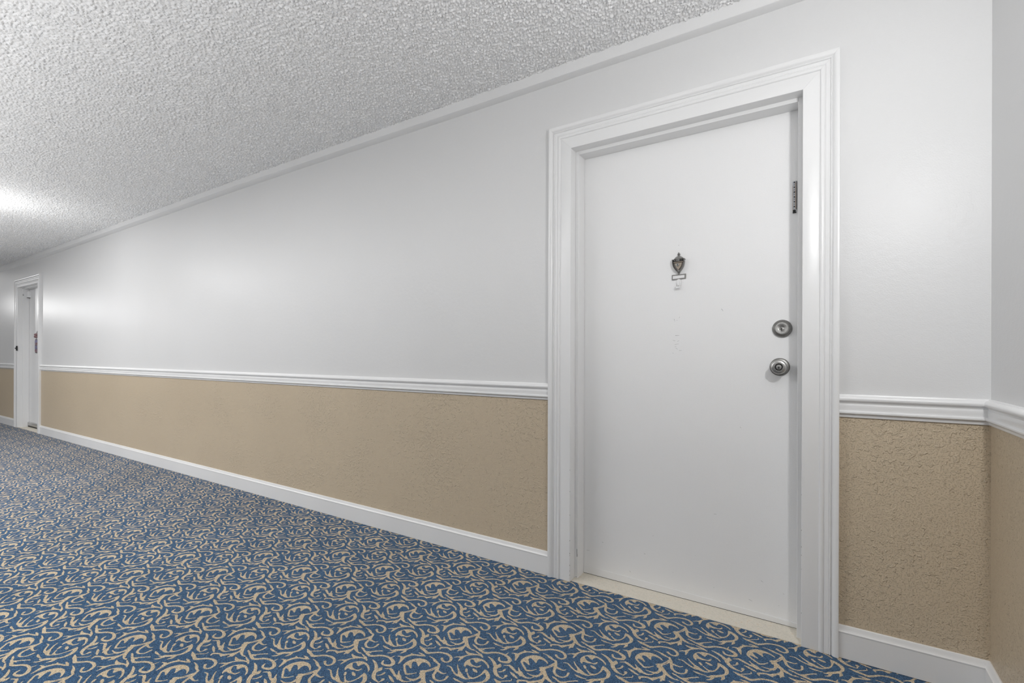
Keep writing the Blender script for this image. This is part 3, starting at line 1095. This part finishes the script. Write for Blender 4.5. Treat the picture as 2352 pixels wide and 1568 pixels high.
def scratch(x0, y0, x1, y1, wpx=1.0):
    (ax, az), (bx, bz) = px_door(x0, y0), px_door(x1, y1)
    d_ = Vector((bx - ax, 0, bz - az))
    if d_.length < 1e-5:
        return
    n_ = d_.normalized().cross(Vector((0, 1, 0))) * (wpx * 0.0007)
    p = [Vector((ax, 0, az)) - n_ * .3, Vector((bx, 0, bz)) - n_ * .3, Vector((bx, 0, bz)) + n_ * .3, Vector((ax, 0, az)) + n_]
    mb.add([(q.x, YD - .0004, q.z) for q in p] + [(q.x, YD, q.z) for q in p], [(0, 1, 2, 3), (4, 7, 6, 5), (0, 4, 5, 1), (1, 5, 6, 2), (2, 6, 7, 3), (3, 7, 4, 0)])


for s_ in [(1548, 732, 1550.5, 738), (1554, 736, 1556, 735), (1560, 730, 1561.5, 727), (1551, 770.5, 1560.5, 770.3, 1.5), (1546, 781.5, 1552, 783), (1556, 784, 1560, 782), (1550, 791.5, 1559.5, 789),
           (1550, 796, 1554, 795), (1552, 799, 1557, 802), (1560, 805, 1566.5, 804.5), (1545, 810, 1547, 811.5), (1657, 709, 1661, 714, 1.5), (1558.5, 564, 1560, 562), (1700, 980, 1702, 983),
           (1383, 1244, 1386, 1246), (1446, 1310, 1449, 1314), (1348, 1263, 1354, 1263.5), (1479, 1271, 1483, 1272), (1640, 1180, 1646, 1181), (1748, 1333, 1753, 1337), (1799, 1363, 1801, 1365), (1788, 1390, 1790, 1391), (1720, 1376, 1728, 1380)]:
    scratch(*s_)
for k in range(5):
    x = rng.uniform(1350, 1810)
    y = rng.uniform(1180, 1290) + (x - 1345) * 0.22
    scratch(x, y, x + rng.uniform(1, 4), y + rng.uniform(-1, 2), 0.8)
sc_o = fin1(mb, 'scuff_marks', M['scuff'], smooth=0)
sc_o['kind'] = 'stuff'
mb = MB()   # chips along the left jamb edge and the stop
for z in [0.13, 0.122, 0.19, 0.31, 0.42, 0.05, 0.03, 0.075, 0.52]:
    mb.box(OX - .0011, OX + .0002, -.0114, -.0090, z, z + rng.uniform(.002, .005))
mb.box(OX + T_SIDE - .005, OX + T_SIDE - .0025, Y_STOP - .0004, Y_STOP + .002, .112, .138)
mb.box(OX + T_SIDE - .0045, OX + T_SIDE - .0012, Y_STOP - .0006, Y_STOP + .002, .102, .114)
mb.box(OX + .006, OX + .010, Y_STOP - .0006, Y_STOP + .002, .004, .007)
for z in [.36, .42, .33, .12, .28, .55]:
    mb.box(OX + OW - .0002, OX + OW + .0008, -.0113, -.0090, z, z + rng.uniform(.002, .006))
ch_o = fin1(mb, 'paint_chips', M['scuff'], smooth=0)
ch_o['kind'] = 'stuff'

# ---- adhesive hook stuck to the near door under the knocker
hk = empty('adhesive_hook', (-0.5112, YD, 1.372))


def hook_part(mb, nm, mat, smooth=35):
    o = mb.build(nm, mat, None, smooth)
    o.parent = hk
    o.matrix_parent_inverse = Matrix.Translation(-Vector(hk.location))
    return o


tag(hk, 'small white plastic hook stuck to the near door just below the knocker', 'hook')
mb = MB()
mb.lathe((-0.5108, YD, 1.3740), [(.0115, 0), (.0118, .0030), (.0108, .0048), (.0060, .0058), (.0010, .0060)], 36, sx=1.0, sz=1.36)
hook_part(mb, 'base_plate', M['white'])
mb = MB()
mb.loft([[(-0.5108 + u, y, z) for u in (-.003, .003)] + [(-0.5108 + u, y - .004, z + .001) for u in (.003, -.003)] for y, z in ((YD - .002, 1.377), (YD - .009, 1.370), (YD - .014, 1.361), (YD - .016, 1.353))])
hook_part(mb, 'hook_arm', M['white'])
mb = MB()
mb.prism([(-.5200, 1.3590), (-.5030, 1.3612), (-.5032, 1.3476), (-.5202, 1.3464)], YD - .0100, YD - .0190, bev=.0014)
hook_part(mb, 'hook_tab', M['white'])
for u in (-.5146, -.5076):
    mb = MB()
    mb.box(u - .0010, u + .0010, YD - .0196, YD - .0185, 1.3556, 1.3592)
    hook_part(mb, 'slot', M['black'], 0)

# ---------------------------------------------------------------- far door details
XL2 = OX + DX2
o = leaf2
mb = MB()   # silver sweep and dark gap
mb.loft([[(x, YD, .020), (x, YD - .012, .020), (x, YD - .016, .028), (x, YD - .016, .064), (x, YD - .012, .070), (x, YD, .074)] for x in (XL2 + .004, XL2 + OW - T_SIDE)])
sw2 = fin2(mb, 'door_sweep', M['alu'])
tag(sw2, 'grey metal sweep along the foot of the far door')
mb = MB()
mb.box(XL2 + .012, XL2 + OW - T_SIDE, YD - .013, YD, .0016, .0195)  # solid black strip drawn as the shade in the gap below the sweep
fin2(mb, 'far_gap_shade', M['black'], smooth=0)

bx = empty('door_sensor', (XL2 + .03, YD, 1.93))
tag(bx, 'small white box fixed at the top hinge corner of the far door', 'sensor')


def box_part(mb, nm, mat, smooth=35):
    q = mb.build(nm, mat, None, smooth)
    q.parent = bx
    q.matrix_parent_inverse = Matrix.Translation(-Vector(bx.location))
    return q


mb = MB()
mb.prism([(XL2 + .0165, 1.972), (XL2 + .072, 1.972), (XL2 + .072, 1.886), (XL2 + .0165, 1.886)], YD, YD - .032, bev=.003)
box_part(mb, 'housing', M['white'])
mb = MB()
mb.box(XL2 + .020, XL2 + .068, YD - .030, YD - .002, 1.881, 1.886)
box_part(mb, 'base_seam', M['dark'], 0)
mb = MB()
mb.lathe((XL2 + .0165 - .004, Y_STOP + .012, 1.932), [(.004, 0), (.004, .012), (.002, .013)], 12)
mb.lathe((XL2 + .0165 - .004, Y_STOP + .012, 1.918), [(.005, 0), (.005, .012), (.003, .013)], 12)
box_part(mb, 'dark_catch', M['black'])

# door hanger: string, bow and printed tag
hg = empty('door_hanger', (-9.40, YD, 1.41))
tag(hg, 'small blue and dark red hanging tag on a string on the far door', 'door hanger')


def hang(mb, nm, mat, smooth=35, origin=None):
    q = mb.build(nm, mat, None, smooth, origin)
    q.parent = hg
    q.matrix_parent_inverse = Matrix.Translation(-Vector(hg.location))
    return q


mb = MB()
mb.tube([(-9.325, YD - .004, 1.412), (-9.372, YD - .005, 1.380), (-9.405, YD - .006, 1.345), (-9.410, YD - .006, 1.262)], .0028, 8)
hang(mb, 'string', M['string'])
mb = MB()
for s1, s2 in ((-1, 1), (1, 1), (-1, -1), (1, -1)):
    rr = []
    for t in np.linspace(0, 1, 8):
        rr.append(Vector((-9.405 + s1 * .050 * math.sin(t * PI * .9) * (0.6 + .4 * t), YD - .006 - .006 * math.sin(t * PI), 1.325 + s2 * .028 * t)))
    mb.tube(rr, [.004 + .008 * math.sin(t * PI) for t in np.linspace(0.05, 0.95, 8)], 8)
hang(mb, 'bow', M['pink'])
mb = MB()
x0, x1, z1, z0 = -9.455, -9.330, 1.270, 1.082
ch = .018
mb.prism([(x0 + ch, z1), (x1 - ch, z1), (x1, z1 - ch), (x1, z0 + ch), (x1 - ch, z0), (x0 + ch, z0), (x0, z0 + ch), (x0, z1 - ch)], YD - .002, YD - .010, bev=.0015)
hang(mb, 'printed_tag', M['tag'], 35, (0, 0, z1))
mb = MB()
mb.prism([(x0 + ch, z1 + .002), (x1 - ch, z1 + .002), (x1 - ch, z1 - .006), (x0 + ch, z1 - .006)], YD - .001, YD - .0115)
hang(mb, 'tag_edge', M['dark'], 0)
mb = MB()
mb.prism([(x0 + ch, z0 + .006), (x1 - ch, z0 + .006), (x1 - ch, z0 - .002), (x0 + ch, z0 - .002)], YD - .001, YD - .0115)
hang(mb, 'tag_edge', M['dark'], 0)

# small black fitting on the left casing of the far door
bk = empty('black_bracket', (XL2 - .03, -.012, 1.142))
tag(bk, 'small black fitting on the left casing of the far door', 'bracket')
mb = MB()
mb.prism([(XL2 - .012, 1.180), (XL2 + .010, 1.180), (XL2 + .010, 1.112), (XL2 - .012, 1.112)], -.008, -.022, bev=.002)
q = mb.build('plate', M['black'])
q.parent = bk
q.matrix_parent_inverse = Matrix.Translation(-Vector(bk.location))
mb = MB()
mb.prism([(XL2 - .012, 1.158), (XL2 - .012, 1.134), (XL2 - .070, 1.142), (XL2 - .070, 1.150)], -.012, -.022, bev=.001)
q = mb.build('latch', M['black'])
q.parent = bk
q.matrix_parent_inverse = Matrix.Translation(-Vector(bk.location))
